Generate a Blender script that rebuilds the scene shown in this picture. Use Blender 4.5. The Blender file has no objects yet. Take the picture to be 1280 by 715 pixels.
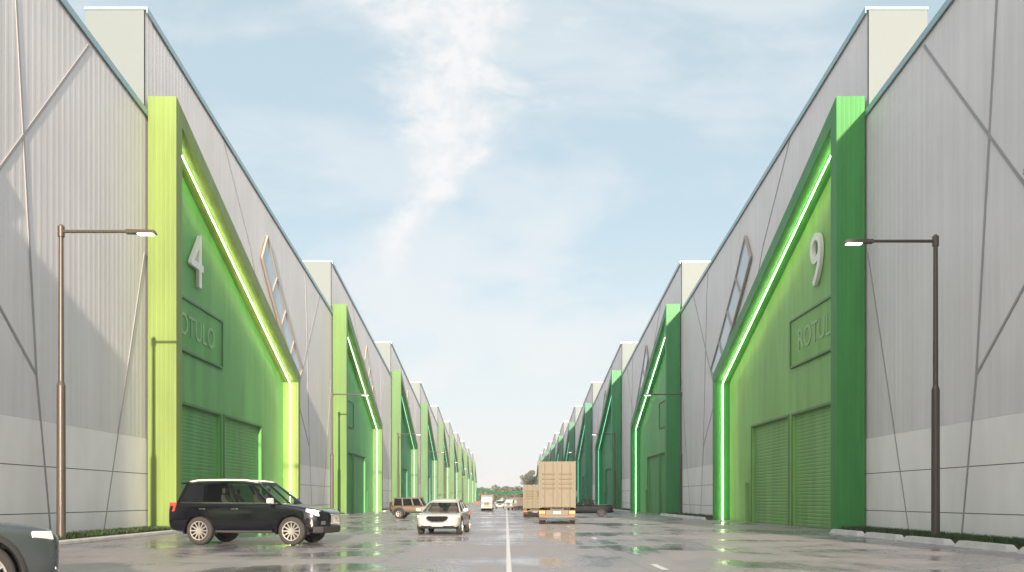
import bpy, bmesh, math, random
from mathutils import Vector, Matrix, noise as mnoise
R = math.radians
random.seed(7)
S = bpy.context.scene
C = S.collection

# ------------------------------------------------------------------ camera
F = 1080.0                       # focal length in photo pixels (1280 wide)
cam_d = bpy.data.cameras.new('camera')
cam = bpy.data.objects.new('camera', cam_d); C.objects.link(cam)
cam.location = (0, 0, 1.5); cam.rotation_euler = (R(90), 0, 0)
cam_d.sensor_width = 36; cam_d.lens = 36 * F / 1280
cam_d.shift_x = 7 / 1280; cam_d.shift_y = 266.5 / 1280
cam_d.clip_start = 0.1; cam_d.clip_end = 6000
S.camera = cam

# ------------------------------------------------------------------ light
SUN_T, SUN_S = 0.085, 0.205       # sideways drift and drop per metre along the street
S.view_settings.view_transform = 'Standard'; S.view_settings.look = 'None'
S.view_settings.exposure = 1.28; S.view_settings.gamma = 1
S.view_settings.use_curve_mapping = False
sun_d = bpy.data.lights.new('sun', 'SUN'); sun = bpy.data.objects.new('sun', sun_d); C.objects.link(sun)
sun_d.energy = 4.3; sun_d.angle = R(0.6); sun_d.color = (1.0, 0.83, 0.64)
sun.rotation_euler = Vector((-SUN_T, 1, -SUN_S)).to_track_quat('-Z', 'Y').to_euler()
sun.location = (10, -60, 40)

W = bpy.data.worlds.new('World'); S.world = W; W.use_nodes = True
nt = W.node_tree; nt.nodes.clear()
class G:
    """tiny node-graph helper"""
    def __init__(s, tree): s.t = tree
    def n(s, kind, **kw):
        nd = s.t.nodes.new(kind)
        for k, v in kw.items():
            if k.startswith('i_'):
                key = k[2:]
                key = int(key) if key.isdigit() else key.replace('_', ' ')
                if isinstance(v, bpy.types.NodeSocket): s.t.links.new(v, nd.inputs[key])
                else: nd.inputs[key].default_value = v
            else: setattr(nd, k, v)
        return nd
    def m(s, op, a, b=0.0, c=None, clamp=False):
        nd = s.t.nodes.new('ShaderNodeMath'); nd.operation = op; nd.use_clamp = clamp
        for i, v in enumerate([a, b] + ([c] if c is not None else [])):
            if isinstance(v, bpy.types.NodeSocket): s.t.links.new(v, nd.inputs[i])
            else: nd.inputs[i].default_value = v
        return nd.outputs[0]
    def mix(s, f, a, b):
        nd = s.t.nodes.new('ShaderNodeMix'); nd.data_type = 'RGBA'
        for i, v in ((0, f), (6, a), (7, b)):
            if isinstance(v, bpy.types.NodeSocket): s.t.links.new(v, nd.inputs[i])
            else: nd.inputs[i].default_value = v if not isinstance(v, tuple) else (*v[:3], 1)
        return nd.outputs[2]
    def ramp(s, f, stops):
        nd = s.t.nodes.new('ShaderNodeMapRange'); nd.interpolation_type = 'SMOOTHSTEP'
        s.t.links.new(f, nd.inputs[0])
        for i, v in enumerate(stops): nd.inputs[i + 1].default_value = v
        return nd.outputs[0]
    def link(s, a, b): s.t.links.new(a, b)

g = G(nt)
sky = g.n('ShaderNodeTexSky', sky_type='NISHITA', sun_disc=False)
sky.sun_elevation = math.atan(SUN_S); sky.sun_rotation = math.atan2(SUN_T, -1)
sky.air_density = 1.0; sky.dust_density = 1.4; sky.ozone_density = 1.4
tc = g.n('ShaderNodeTexCoord')
sep = g.n('ShaderNodeSeparateXYZ', i_0=tc.outputs['Generated'])
dx, dy, dz = sep.outputs
ay = g.m('MAXIMUM', g.m('ABSOLUTE', dy), 0.15)
u = g.m('DIVIDE', dx, ay); v = g.m('DIVIDE', dz, ay)       # sky directions on a far plane
cv = g.n('ShaderNodeCombineXYZ', i_0=u, i_1=v, i_2=g.m('SIGN', dy))
n1 = g.n('ShaderNodeTexNoise', i_Vector=cv.outputs[0], i_Scale=5.0, i_Detail=7.0, i_Roughness=0.6, i_Distortion=0.4)
mp = g.n('ShaderNodeMapping', i_0=cv.outputs[0]); mp.inputs['Scale'].default_value = (2.2, 5.0, 1); mp.inputs['Location'].default_value = (3.1, 1.7, 0)
n2 = g.n('ShaderNodeTexNoise', i_Vector=mp.outputs[0], i_Scale=1.6, i_Detail=6.0, i_Roughness=0.55, i_Distortion=0.3)
mp3 = g.n('ShaderNodeMapping', i_0=cv.outputs[0]); mp3.inputs['Scale'].default_value = (1.0, 1.7, 1); mp3.inputs['Rotation'].default_value = (0, 0, R(25))
n3 = g.n('ShaderNodeTexNoise', i_Vector=mp3.outputs[0], i_Scale=13.0, i_Detail=8.0, i_Roughness=0.62, i_Distortion=0.35)
# tall wispy cloud: a core that widens upward
wob = g.m('MULTIPLY', g.m('SUBTRACT', n1.outputs[0], 0.5), 0.14)
centre = g.m('MINIMUM', -0.062, g.m('ADD', -0.112, g.m('MULTIPLY', g.m('SUBTRACT', v, 0.28), 0.42)))
wid = g.m('MAXIMUM', 0.022, g.m('MULTIPLY', g.m('SUBTRACT', v, 0.27), 0.40))
dist = g.m('DIVIDE', g.m('ABSOLUTE', g.m('SUBTRACT', g.m('ADD', u, wob), centre)), wid)
core = g.m('ADD', n3.outputs[0], g.m('MULTIPLY', g.m('SUBTRACT', 1.0, dist), 0.34))
nf = g.n('ShaderNodeTexNoise', i_Vector=cv.outputs[0], i_Scale=46.0, i_Detail=6.0, i_Roughness=0.6)
core = g.m('MULTIPLY', g.ramp(core, (0.42, 0.84, 0, 1)), g.m('ADD', 0.55, g.m('MULTIPLY', g.ramp(nf.outputs[0], (0.32, 0.62, 0, 1)), 0.45)))
core = g.m('MULTIPLY', core, g.ramp(v, (0.22, 0.33, 0, 1)))
core = g.m('MULTIPLY', core, g.ramp(dy, (-0.1, 0.2, 0, 1)))
veil = g.m('MULTIPLY', g.ramp(n2.outputs[0], (0.36, 0.62, 0, 1)), g.m('ADD', 0.45, g.m('MULTIPLY', g.ramp(v, (0.10, 0.42, 1, 0)), 0.35)))
low = g.m('SUBTRACT', 1.0, g.ramp(g.m('ABSOLUTE', dz), (0.0, 0.34, 0, 1)))
low = g.m('MULTIPLY', low, 0.90)
veil = g.m('MAXIMUM', veil, low)
blue = g.mix(0.80, sky.outputs[0], (1.90, 2.31, 2.43))
col = g.mix(veil, blue, (3.02, 3.05, 3.10))
col = g.mix(g.m('MULTIPLY', core, 0.85), col, (3.28, 3.2, 3.2))
# added glow on the sun's side, out of view, to brighten the walls
fill_glow = g.m('MULTIPLY', g.ramp(dy, (0.15, -0.75, 0, 1)), g.m('ADD', 0.65, g.m('MULTIPLY', n2.outputs[0], 0.6)))
col = g.mix(g.m('MULTIPLY', fill_glow, 0.9, None, True), col, (8.3, 7.85, 7.9))
bg = g.n('ShaderNodeBackground', i_Color=col, i_Strength=0.125)
wo = g.n('ShaderNodeOutputWorld'); g.link(bg.outputs[0], wo.inputs[0])

# ------------------------------------------------------------------ materials
MATS = {}
def new_mat(name):
    m = bpy.data.materials.new(name); m.use_nodes = True
    t = m.node_tree; t.nodes.clear()
    gg = G(t); out = gg.n('ShaderNodeOutputMaterial'); p = gg.n('ShaderNodeBsdfPrincipled')
    gg.link(p.outputs[0], out.inputs[0])
    MATS[name] = m
    return m, gg, p, out
def plain(name, col, rough=0.5, metal=0.0, var=0.12, scale=3.0, bump=0.0, coat=0.0):
    """base colour broken up by a little noise in the object's own space"""
    m, gg, p, out = new_mat(name)
    t = gg.n('ShaderNodeTexCoord')
    nz = gg.n('ShaderNodeTexNoise', i_Vector=t.outputs['Object'], i_Scale=scale, i_Detail=5.0, i_Roughness=0.6)
    c0 = tuple(c * (1 - var) for c in col); c1 = tuple(min(1, c * (1 + var)) for c in col)
    gg.link(gg.mix(nz.outputs[0], c0, c1), p.inputs['Base Color'])
    gg.link(gg.m('ADD', rough - 0.06, gg.m('MULTIPLY', nz.outputs[0], 0.12)), p.inputs['Roughness'])
    p.inputs['Metallic'].default_value = metal
    p.inputs['Coat Weight'].default_value = coat; p.inputs['Coat Roughness'].default_value = 0.06
    if bump:
        b = gg.n('ShaderNodeBump', i_Strength=bump, i_Distance=0.02, i_Height=nz.outputs[0]); gg.link(b.outputs[0], p.inputs['Normal'])
    return m
def matt(m, v):
    m.node_tree.nodes['Principled BSDF'].inputs['Specular IOR Level'].default_value = v; return m
def emit(name, col, strength):
    m, gg, p, out = new_mat(name)
    p.inputs['Base Color'].default_value = (0.8, 0.8, 0.8, 1)
    p.inputs['Emission Color'].default_value = (*col, 1); p.inputs['Emission Strength'].default_value = strength
    return m
def glass(name, tint, opacity):
    m, gg, p, out = new_mat(name)
    p.inputs['Base Color'].default_value = (0.012, 0.014, 0.018, 1); p.inputs['Roughness'].default_value = 0.03
    tr = gg.n('ShaderNodeBsdfTransparent', i_Color=(*tint, 1))
    mx = gg.n('ShaderNodeMixShader', i_0=opacity, i_1=tr.outputs[0], i_2=p.outputs[0])
    gg.link(mx.outputs[0], out.inputs[0])
    return m

def cladding():
    m, gg, p, out = new_mat('wall_cladding')
    t = gg.n('ShaderNodeTexCoord')
    mp = gg.n('ShaderNodeMapping', i_0=t.outputs['Object']); mp.inputs['Scale'].default_value = (1, 1.6, 0.05)
    nz = gg.n('ShaderNodeTexNoise', i_Vector=mp.outputs[0], i_Scale=1.3, i_Detail=6.0, i_Roughness=0.65)
    n2 = gg.n('ShaderNodeTexNoise', i_Vector=t.outputs['Object'], i_Scale=0.25, i_Detail=3.0)
    f = gg.m('ADD', gg.m('MULTIPLY', nz.outputs[0], 0.6), gg.m('MULTIPLY', n2.outputs[0], 0.4))
    gg.link(gg.mix(gg.ramp(f, (0.3, 0.7, 0, 1)), (0.565, 0.545, 0.55), (0.665, 0.64, 0.645)), p.inputs['Base Color'])
    p.inputs['Roughness'].default_value = 0.48
    return m
def concrete(name, a, b, sc=0.5):
    m, gg, p, out = new_mat(name)
    t = gg.n('ShaderNodeTexCoord')
    mp = gg.n('ShaderNodeMapping', i_0=t.outputs['Object']); mp.inputs['Scale'].default_value = (1, 1, 0.35)
    nz = gg.n('ShaderNodeTexNoise', i_Vector=mp.outputs[0], i_Scale=sc, i_Detail=8.0, i_Roughness=0.65)
    n2 = gg.n('ShaderNodeTexNoise', i_Vector=t.outputs['Object'], i_Scale=40.0, i_Detail=2.0)
    gg.link(gg.mix(gg.ramp(nz.outputs[0], (0.3, 0.7, 0, 1)), a, b), p.inputs['Base Color'])
    p.inputs['Roughness'].default_value = 0.75
    bp = gg.n('ShaderNodeBump', i_Strength=0.15, i_Distance=0.01, i_Height=n2.outputs[0]); gg.link(bp.outputs[0], p.inputs['Normal'])
    return m
def paint(name, ribs=True, mul=1.0, rough=0.42):
    """coloured metal sheet: colour comes from the object's own colour, ribs run upright"""
    m, gg, p, out = new_mat(name)
    oi = gg.n('ShaderNodeObjectInfo'); t = gg.n('ShaderNodeTexCoord')
    mp = gg.n('ShaderNodeMapping', i_0=t.outputs['Object']); mp.inputs['Scale'].default_value = (1, 1, 0.12)
    nz = gg.n('ShaderNodeTexNoise', i_Vector=mp.outputs[0], i_Scale=1.1, i_Detail=5.0, i_Roughness=0.6)
    dark = gg.n('ShaderNodeHueSaturation', i_Value=0.86 * mul, i_Color=oi.outputs['Color'])
    lite = gg.n('ShaderNodeHueSaturation', i_Value=1.10 * mul, i_Color=oi.outputs['Color'])
    gg.link(gg.mix(gg.ramp(nz.outputs[0], (0.3, 0.7, 0, 1)), dark.outputs[0], lite.outputs[0]), p.inputs['Base Color'])
    p.inputs['Roughness'].default_value = rough
    if ribs:
        sp = gg.n('ShaderNodeSeparateXYZ', i_0=t.outputs['Object'])
        w = gg.m('SINE', gg.m('MULTIPLY', gg.m('ADD', sp.outputs[0], sp.outputs[1]), 2 * math.pi / 0.21))
        w = gg.ramp(w, (0.2, 0.9, 0, 1))
        bp = gg.n('ShaderNodeBump', i_Strength=0.16, i_Distance=0.02, i_Height=w); gg.link(bp.outputs[0], p.inputs['Normal'])
    return m
def road_mat():
    m, gg, p, out = new_mat('wet_concrete')
    t = gg.n('ShaderNodeTexCoord'); o = t.outputs['Object']
    mp = gg.n('ShaderNodeMapping', i_0=o); mp.inputs['Scale'].default_value = (0.16, 0.22, 1)
    big = gg.n('ShaderNodeTexNoise', i_Vector=mp.outputs[0], i_Scale=1.0, i_Detail=6.0, i_Roughness=0.62, i_Distortion=0.6)
    mp2 = gg.n('ShaderNodeMapping', i_0=o); mp2.inputs['Scale'].default_value = (1.1, 0.05, 1)
    trk = gg.n('ShaderNodeTexNoise', i_Vector=mp2.outputs[0], i_Scale=0.9, i_Detail=3.0)
    fin = gg.n('ShaderNodeTexNoise', i_Vector=o, i_Scale=55.0, i_Detail=3.0)
    mid = gg.n('ShaderNodeTexNoise', i_Vector=o, i_Scale=2.6, i_Detail=5.0)
    wet = gg.ramp(gg.m('ADD', gg.m('MULTIPLY', big.outputs[0], 0.75), gg.m('MULTIPLY', trk.outputs[0], 0.25)), (0.42, 0.60, 0, 1))
    dry = gg.mix(mid.outputs[0], (0.225, 0.205, 0.21), (0.335, 0.305, 0.305))
    wc = gg.mix(mid.outputs[0], (0.125, 0.118, 0.138), (0.19, 0.178, 0.20))
    colr = gg.mix(wet, dry, wc)
    colr = gg.mix(gg.m('MULTIPLY', gg.ramp(fin.outputs[0], (0.45, 0.7, 0, 1)), 0.25), colr, (0.24, 0.235, 0.23))
    # saw-cut slab joints every 6 m
    sp = gg.n('ShaderNodeSeparateXYZ', i_0=o)
    def joint(s, pitch):
        f = gg.m('ABSOLUTE', gg.m('SUBTRACT', gg.m('FRACT', gg.m('DIVIDE', s, pitch)), 0.5))
        return gg.m('GREATER_THAN', f, 0.5 - 0.012 / pitch)
    j = gg.m('MAXIMUM', joint(gg.m('ADD', sp.outputs[0], 303.0), 6.0), joint(gg.m('ADD', sp.outputs[1], 3.0), 6.0))
    colr = gg.mix(gg.m('MULTIPLY', j, 0.6), colr, (0.05, 0.05, 0.05))
    gg.link(colr, p.inputs['Base Color'])
    rg = gg.m('SUBTRACT', gg.m('ADD', 0.46, gg.m('MULTIPLY', mid.outputs[0], 0.12)), gg.m('MULTIPLY', wet, 0.40))
    gg.link(rg, p.inputs['Roughness'])
    p.inputs['IOR'].default_value = 1.4
    h = gg.m('ADD', gg.m('MULTIPLY', gg.m('MULTIPLY', fin.outputs[0], gg.m('SUBTRACT', 1.0, wet)), 0.7), gg.m('MULTIPLY', mid.outputs[0], 0.5))
    bp = gg.n('ShaderNodeBump', i_Strength=0.22, i_Distance=0.02, i_Height=h); gg.link(bp.outputs[0], p.inputs['Normal'])
    return m
def leaf_mat(name, a, b):
    m, gg, p, out = new_mat(name)
    t = gg.n('ShaderNodeTexCoord')
    nz = gg.n('ShaderNodeTexNoise', i_Vector=t.outputs['Object'], i_Scale=1.4, i_Detail=4.0)
    gg.link(gg.mix(gg.ramp(nz.outputs[0], (0.35, 0.65, 0, 1)), a, b), p.inputs['Base Color'])
    p.inputs['Roughness'].default_value = 0.6
    return m

CLAD = cladding()
PANEL = concrete('concrete_panel', (0.72, 0.70, 0.68), (0.82, 0.80, 0.785), 0.45)
PALE = plain('pale_end_wall', (0.125, 0.152, 0.155), 0.6, var=0.05, scale=0.6)
COPING = plain('coping_metal', (0.27, 0.40, 0.42), 0.32, metal=0.3, var=0.06)
RIB = plain('wall_rib_metal', (0.27, 0.265, 0.27), 0.5, var=0.08)
DARK = plain('dark_gap', (0.03, 0.03, 0.033), 0.8)
ROOFM = plain('roof_sheet', (0.33, 0.34, 0.35), 0.5)
PAINT = paint('portal_paint'); PAINT_WALL = paint('portal_wall_paint'); PAINT_FLAT = paint('door_paint', ribs=False, rough=0.5)
PAINT_DARK = paint('sign_edge_paint', ribs=False, mul=0.45)
PAINT_LETTER = paint('letter_paint', ribs=False, mul=1.0)
for pm in (PAINT, PAINT_WALL, PAINT_FLAT): matt(pm, 0.18)
WHITE = plain('white_number', (0.70, 0.70, 0.66), 0.45, var=0.05)
FRAMEM = plain('window_frame_metal', (0.34, 0.29, 0.24), 0.45, var=0.08)
WGLASS, _g, _p, _o = new_mat('blue_window_glass')
_p.inputs['Base Color'].default_value = (0.40, 0.47, 0.55, 1); _p.inputs['Roughness'].default_value = 0.06; _p.inputs['IOR'].default_value = 1.6
ROAD = road_mat()
EARTH = concrete('yard_ground', (0.16, 0.155, 0.15), (0.22, 0.21, 0.20), 0.05)
LINEM = plain('road_paint', (0.62, 0.61, 0.60), 0.5, var=0.18, scale=6)
KERB = concrete('kerb_concrete', (0.42, 0.41, 0.39), (0.56, 0.545, 0.52), 1.5)
GRASS = leaf_mat('grass_blades', (0.018, 0.040, 0.008), (0.035, 0.075, 0.014))
LEAF = leaf_mat('tree_leaves', (0.040, 0.060, 0.022), (0.095, 0.115, 0.050))
BARK = plain('bark', (0.12, 0.09, 0.065), 0.9)
POLE = plain('lamp_pole_metal', (0.070, 0.057, 0.048), 0.42, metal=0.25, var=0.1)
LAMPL = emit('lamp_lens', (1.0, 0.95, 0.86), 2.2)
LED = [emit('portal_light_lime', (0.90, 1.0, 0.50), 11.0), emit('portal_light_green', (0.60, 1.0, 0.55), 6.0), emit('portal_light_teal', (0.12, 0.8, 0.45), 1.6)]
BLACKP = plain('black_car_paint', (0.003, 0.0035, 0.006), 0.22, var=0.05, coat=1.0)
GREYP = plain('grey_car_paint', (0.062, 0.074, 0.083), 0.26, metal=0.4, var=0.03, coat=1.0)
WHITEP = plain('white_car_paint', (0.37, 0.355, 0.33), 0.28, var=0.03, coat=1.0)
TANP = plain('bronze_car_paint', (0.105, 0.075, 0.050), 0.40, metal=0.2, var=0.06, coat=0.5)
NAVYP = plain('dark_pickup_paint', (0.002, 0.004, 0.006), 0.55, var=0.05, coat=0.0)
GRILLE = matt(plain('grille_black', (0.004, 0.004, 0.005), 0.6), 0.1); matt(BLACKP, 0.12); matt(NAVYP, 0.12)
TRIM = plain('black_plastic', (0.018, 0.018, 0.019), 0.6)
TYRE = plain('tyre_rubber', (0.028, 0.026, 0.025), 0.85, var=0.25, scale=9)
ALLOY = plain('alloy_rim', (0.55, 0.53, 0.50), 0.3, metal=0.8, var=0.06)
CHROME = plain('chrome', (0.70, 0.68, 0.65), 0.15, metal=1.0, var=0.03)
RAIL = plain('silver_rail', (0.55, 0.52, 0.48), 0.4, var=0.04)
SEAT = plain('seat_leather', (0.10, 0.075, 0.06), 0.6)
CGLASS = glass('car_glass', (0.78, 0.84, 0.82), 0.16)
TGLASS = glass('tinted_glass', (0.25, 0.27, 0.28), 0.7)
HEADL = emit('headlight_lens', (1.0, 0.97, 0.92), 0.45)
HEADL2, _g, _p, _o = new_mat('clear_lamp_lens')
_p.inputs['Base Color'].default_value = (0.75, 0.78, 0.8, 1); _p.inputs['Roughness'].default_value = 0.08; _p.inputs['Metallic'].default_value = 0.4
TAILL = plain('tail_light_red', (0.55, 0.05, 0.025), 0.2, var=0.1, coat=1)
AMBER = plain('amber_tail_lamp', (0.62, 0.27, 0.07), 0.25, var=0.15, coat=1)
PLATE = plain('number_plate', (0.68, 0.66, 0.58), 0.4)
BOXM = plain('beige_truck_box', (0.150, 0.128, 0.092), 0.5, var=0.10, scale=1.2)
BOX2 = plain('pink_beige_truck_box', (0.165, 0.14, 0.12), 0.5, var=0.08, scale=1.2)
CABM = plain('cream_truck_cab', (0.24, 0.22, 0.19), 0.35, var=0.05, coat=0.5)
CHASM = plain('chassis_steel', (0.055, 0.045, 0.04), 0.6)
for pm in (BOXM, BOX2): matt(pm, 0.2)
GATE = plain('green_gate_paint', (0.010, 0.085, 0.045), 0.6, var=0.08)
GATE.node_tree.nodes['Principled BSDF'].inputs['Specular IOR Level'].default_value = 0.1
GREENM = plain('green_marking', (0.05, 0.26, 0.06), 0.5)

# ------------------------------------------------------------------ mesh helper
class MB:
    def __init__(s): s.v = []; s.f = []; s.mi = []
    def poly(s, pts, mi=0):
        i = len(s.v); s.v += [tuple(p) for p in pts]; s.f.append(list(range(i, i + len(pts)))); s.mi.append(mi); return s
    def box(s, x0, x1, y0, y1, z0, z1, mi=0):
        return s.hexa([(x0, y0, z0), (x1, y0, z0), (x1, y1, z0), (x0, y1, z0)], [(x0, y0, z1), (x1, y0, z1), (x1, y1, z1), (x0, y1, z1)], mi)
    def hexa(s, a, b, mi=0):
        """two matching rings joined, capped"""
        n = len(a); i = len(s.v); s.v += [tuple(p) for p in a] + [tuple(p) for p in b]
        s.f.append([i + k for k in range(n)][::-1]); s.f.append([i + n + k for k in range(n)])
        for k in range(n): s.f.append([i + k, i + (k + 1) % n, i + n + (k + 1) % n, i + n + k])
        s.mi += [mi] * (n + 2); return s
    def prism(s, poly, axis, a, b, mi=0):
        """polygon of 2-D points pushed along axis ('x','y','z') from a to b"""
        def P(p, t): return {'x': (t, p[0], p[1]), 'y': (p[0], t, p[1]), 'z': (p[0], p[1], t)}[axis]
        return s.hexa([P(p, a) for p in poly], [P(p, b) for p in poly], mi)
    def loft(s, rings, mi=0, cap=True):
        n = len(rings[0]); i = len(s.v)
        for r in rings: s.v += [tuple(p) for p in r]
        for q in range(len(rings) - 1):
            for k in range(n):
                s.f.append([i + q * n + k, i + q * n + (k + 1) % n, i + (q + 1) * n + (k + 1) % n, i + (q + 1) * n + k]); s.mi.append(mi)
        if cap:
            s.f.append([i + k for k in range(n)][::-1]); s.f.append([i + (len(rings) - 1) * n + k for k in range(n)]); s.mi += [mi, mi]
        return s
    def tube(s, p, q, r0, r1=None, n=12, mi=0):
        p, q = Vector(p), Vector(q); r1 = r0 if r1 is None else r1
        d = (q - p).normalized(); a = d.orthogonal().normalized(); b = d.cross(a)
        ring = lambda c, r: [c + a * (r * math.cos(t)) + b * (r * math.sin(t)) for t in [2 * math.pi * k / n for k in range(n)]]
        return s.loft([ring(p, r0), ring(q, r1)], mi)
    def bar(s, p, q, w, t, up=(0, 0, 1), mi=0):
        """rectangular bar: width w across, thickness t along up"""
        p, q, up = Vector(p), Vector(q), Vector(up)
        d = (q - p).normalized(); a = d.cross(up).normalized(); b = a.cross(d)
        ring = lambda c: [c + a * sx * w / 2 + b * sy * t / 2 for sx, sy in ((-1, -1), (1, -1), (1, 1), (-1, 1))]
        return s.hexa(ring(p), ring(q), mi)
    def lathe(s, prof, n=28, axis='y', c=(0, 0, 0), mi=0):
        rings = []
        for k in range(n):
            t = 2 * math.pi * k / n; ring = []
            for r, h in prof:
                if axis == 'y': ring.append((c[0] + r * math.cos(t), c[1] + h, c[2] + r * math.sin(t)))
                else: ring.append((c[0] + r * math.cos(t), c[1] + r * math.sin(t), c[2] + h))
            rings.append(ring)
        i = len(s.v); m = len(prof)
        for r in rings: s.v += r
        for k in range(n):
            for j in range(m - 1):
                a, b = i + k * m, i + ((k + 1) % n) * m
                s.f.append([a + j, b + j, b + j + 1, a + j + 1]); s.mi.append(mi)
        return s
    def mesh(s, name, mats, smooth=False, flip=None):
        me = bpy.data.meshes.new(name)
        vs = s.v if flip is None else [(x * flip, y, z) for x, y, z in s.v]
        me.from_pydata(vs, [], s.f); me.update()
        for m in (mats if isinstance(mats, (list, tuple)) else [mats]): me.materials.append(m)
        me.polygons.foreach_set('material_index', s.mi)
        b = bmesh.new(); b.from_mesh(me); bmesh.ops.remove_doubles(b, verts=b.verts, dist=1e-5)
        bmesh.ops.recalc_face_normals(b, faces=b.faces); b.to_mesh(me); b.free()
        me.polygons.foreach_set('use_smooth', [bool(smooth)] * len(me.polygons))
        if smooth and smooth is not True: me.set_sharp_from_angle(angle=R(smooth))
        return me
    def build(s, name, mats, parent=None, smooth=False, flip=None, bevel=0.0):
        o = bpy.data.objects.new(name, s.mesh(name, mats, smooth, flip)); C.objects.link(o)
        if parent: o.parent = parent
        if bevel:
            md = o.modifiers.new('bevel', 'BEVEL'); md.width = bevel; md.segments = 2; md.limit_method = 'ANGLE'; md.angle_limit = R(40)
        return o
def link(me, name, parent=None, loc=None, rot=None):
    o = bpy.data.objects.new(name, me); C.objects.link(o); o.parent = parent
    if loc: o.location = loc
    if rot: o.rotation_euler = rot
    return o
def thing(name, label, cat, loc=(0, 0, 0), rz=0, group=None):
    o = bpy.data.objects.new(name, None); C.objects.link(o); o.empty_display_size = 0.3
    o.location = loc; o.rotation_euler = (0, 0, rz); o['label'] = label; o['category'] = cat
    if group: o['group'] = group
    return o
def tag(o, label, cat, group=None, kind=None):
    o['label'] = label; o['category'] = cat
    if group: o['group'] = group
    if kind: o['kind'] = kind
    return o
def copy_tree(o, parent=None):
    c = o.copy(); C.objects.link(c); c.parent = parent
    for ch in list(o.children): copy_tree(ch, c)
    return c
def baked(o):
    """apply an object's modifiers to its mesh"""
    dg = bpy.context.evaluated_depsgraph_get(); dg.update()
    me = bpy.data.meshes.new_from_object(o.evaluated_get(dg)); o.modifiers.clear(); o.data = me
    return me

# ------------------------------------------------------------------ ground
WX, PX, WRX = 16.3, 14.9, 16.0          # wall plane, portal front, recessed portal wall (metres from the street's axis)
Y0, L, NB = 39.0, 41.5, 10              # near end of the numbered warehouses, their length, number on each side
YE = Y0 + L * NB
o = MB().poly([(-900, -150, -0.02), (900, -150, -0.02), (900, 1000, -0.02), (-900, 1000, -0.02)]).build('ground', EARTH); o['kind'] = 'structure'
o['label'] = 'flat grey yard ground around the warehouses'; o['category'] = 'ground'
o = MB().poly([(-16.25, -90, 0), (16.25, -90, 0), (16.25, YE + 60, 0), (-16.25, YE + 60, 0)]).build('road', ROAD); o['kind'] = 'structure'
o['label'] = 'wide wet concrete street between the two rows of warehouses'; o['category'] = 'road'
mk = MB()
mk.poly([(0, 9, .005), (0.11, 9, .005), (0.11, YE, .005), (0, YE, .005)])
y = 18.3
while y < 330:
    mk.poly([(3.3, y, .005), (3.45, y, .005), (3.45, y + 1.6, .005), (3.3, y + 1.6, .005)]); y += 14
o = mk.build('road_markings', LINEM); o['kind'] = 'structure'
o['label'] = 'thin white centre line and short dashes on the street'; o['category'] = 'road marking'

# ------------------------------------------------------------------ warehouses
H0, H1 = 23.6, 18.95                      # parapet height at the near and far end of one warehouse
def top(y): return H0 + (H1 - H0) * y / L
PW, PH0, PK = 23.4, 19.7, 0.393          # portal width, near height, fall of its slope
def pin(y): return 18.6 - PK * (y - 0.7) # underside of the sloping beam
DOORS = [(1.9, 9.3), (9.95, 17.3)]; DH = 6.2
BH = 5.9
def text_mesh(txt, size, depth, name):
    cu = bpy.data.curves.new(name, 'FONT'); cu.body = txt; cu.size = size; cu.extrude = depth; cu.align_x = 'CENTER'
    ob = bpy.data.objects.new(name, cu); C.objects.link(ob)
    dg = bpy.context.evaluated_depsgraph_get(); dg.update()
    me = bpy.data.meshes.new_from_object(ob.evaluated_get(dg)); bpy.data.objects.remove(ob)
    return me
def on_wall(me, s, u0, yc, z0, w=None, h=None):
    """stand a text mesh up on the portal wall, readable from the street"""
    xs = [v.co.x for v in me.vertices]; ys = [v.co.y for v in me.vertices]
    kx = w / (max(xs) - min(xs)) if w else 1; ky = h / (max(ys) - min(ys)) if h else 1
    cx = (max(xs) + min(xs)) / 2; by = min(ys)
    for v in me.vertices:
        a, b, c = (v.co.x - cx) * kx, (v.co.y - by) * ky, v.co.z
        v.co = (s * (u0 - c), yc - s * a, z0 + b)
    me.update(); return me

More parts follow.
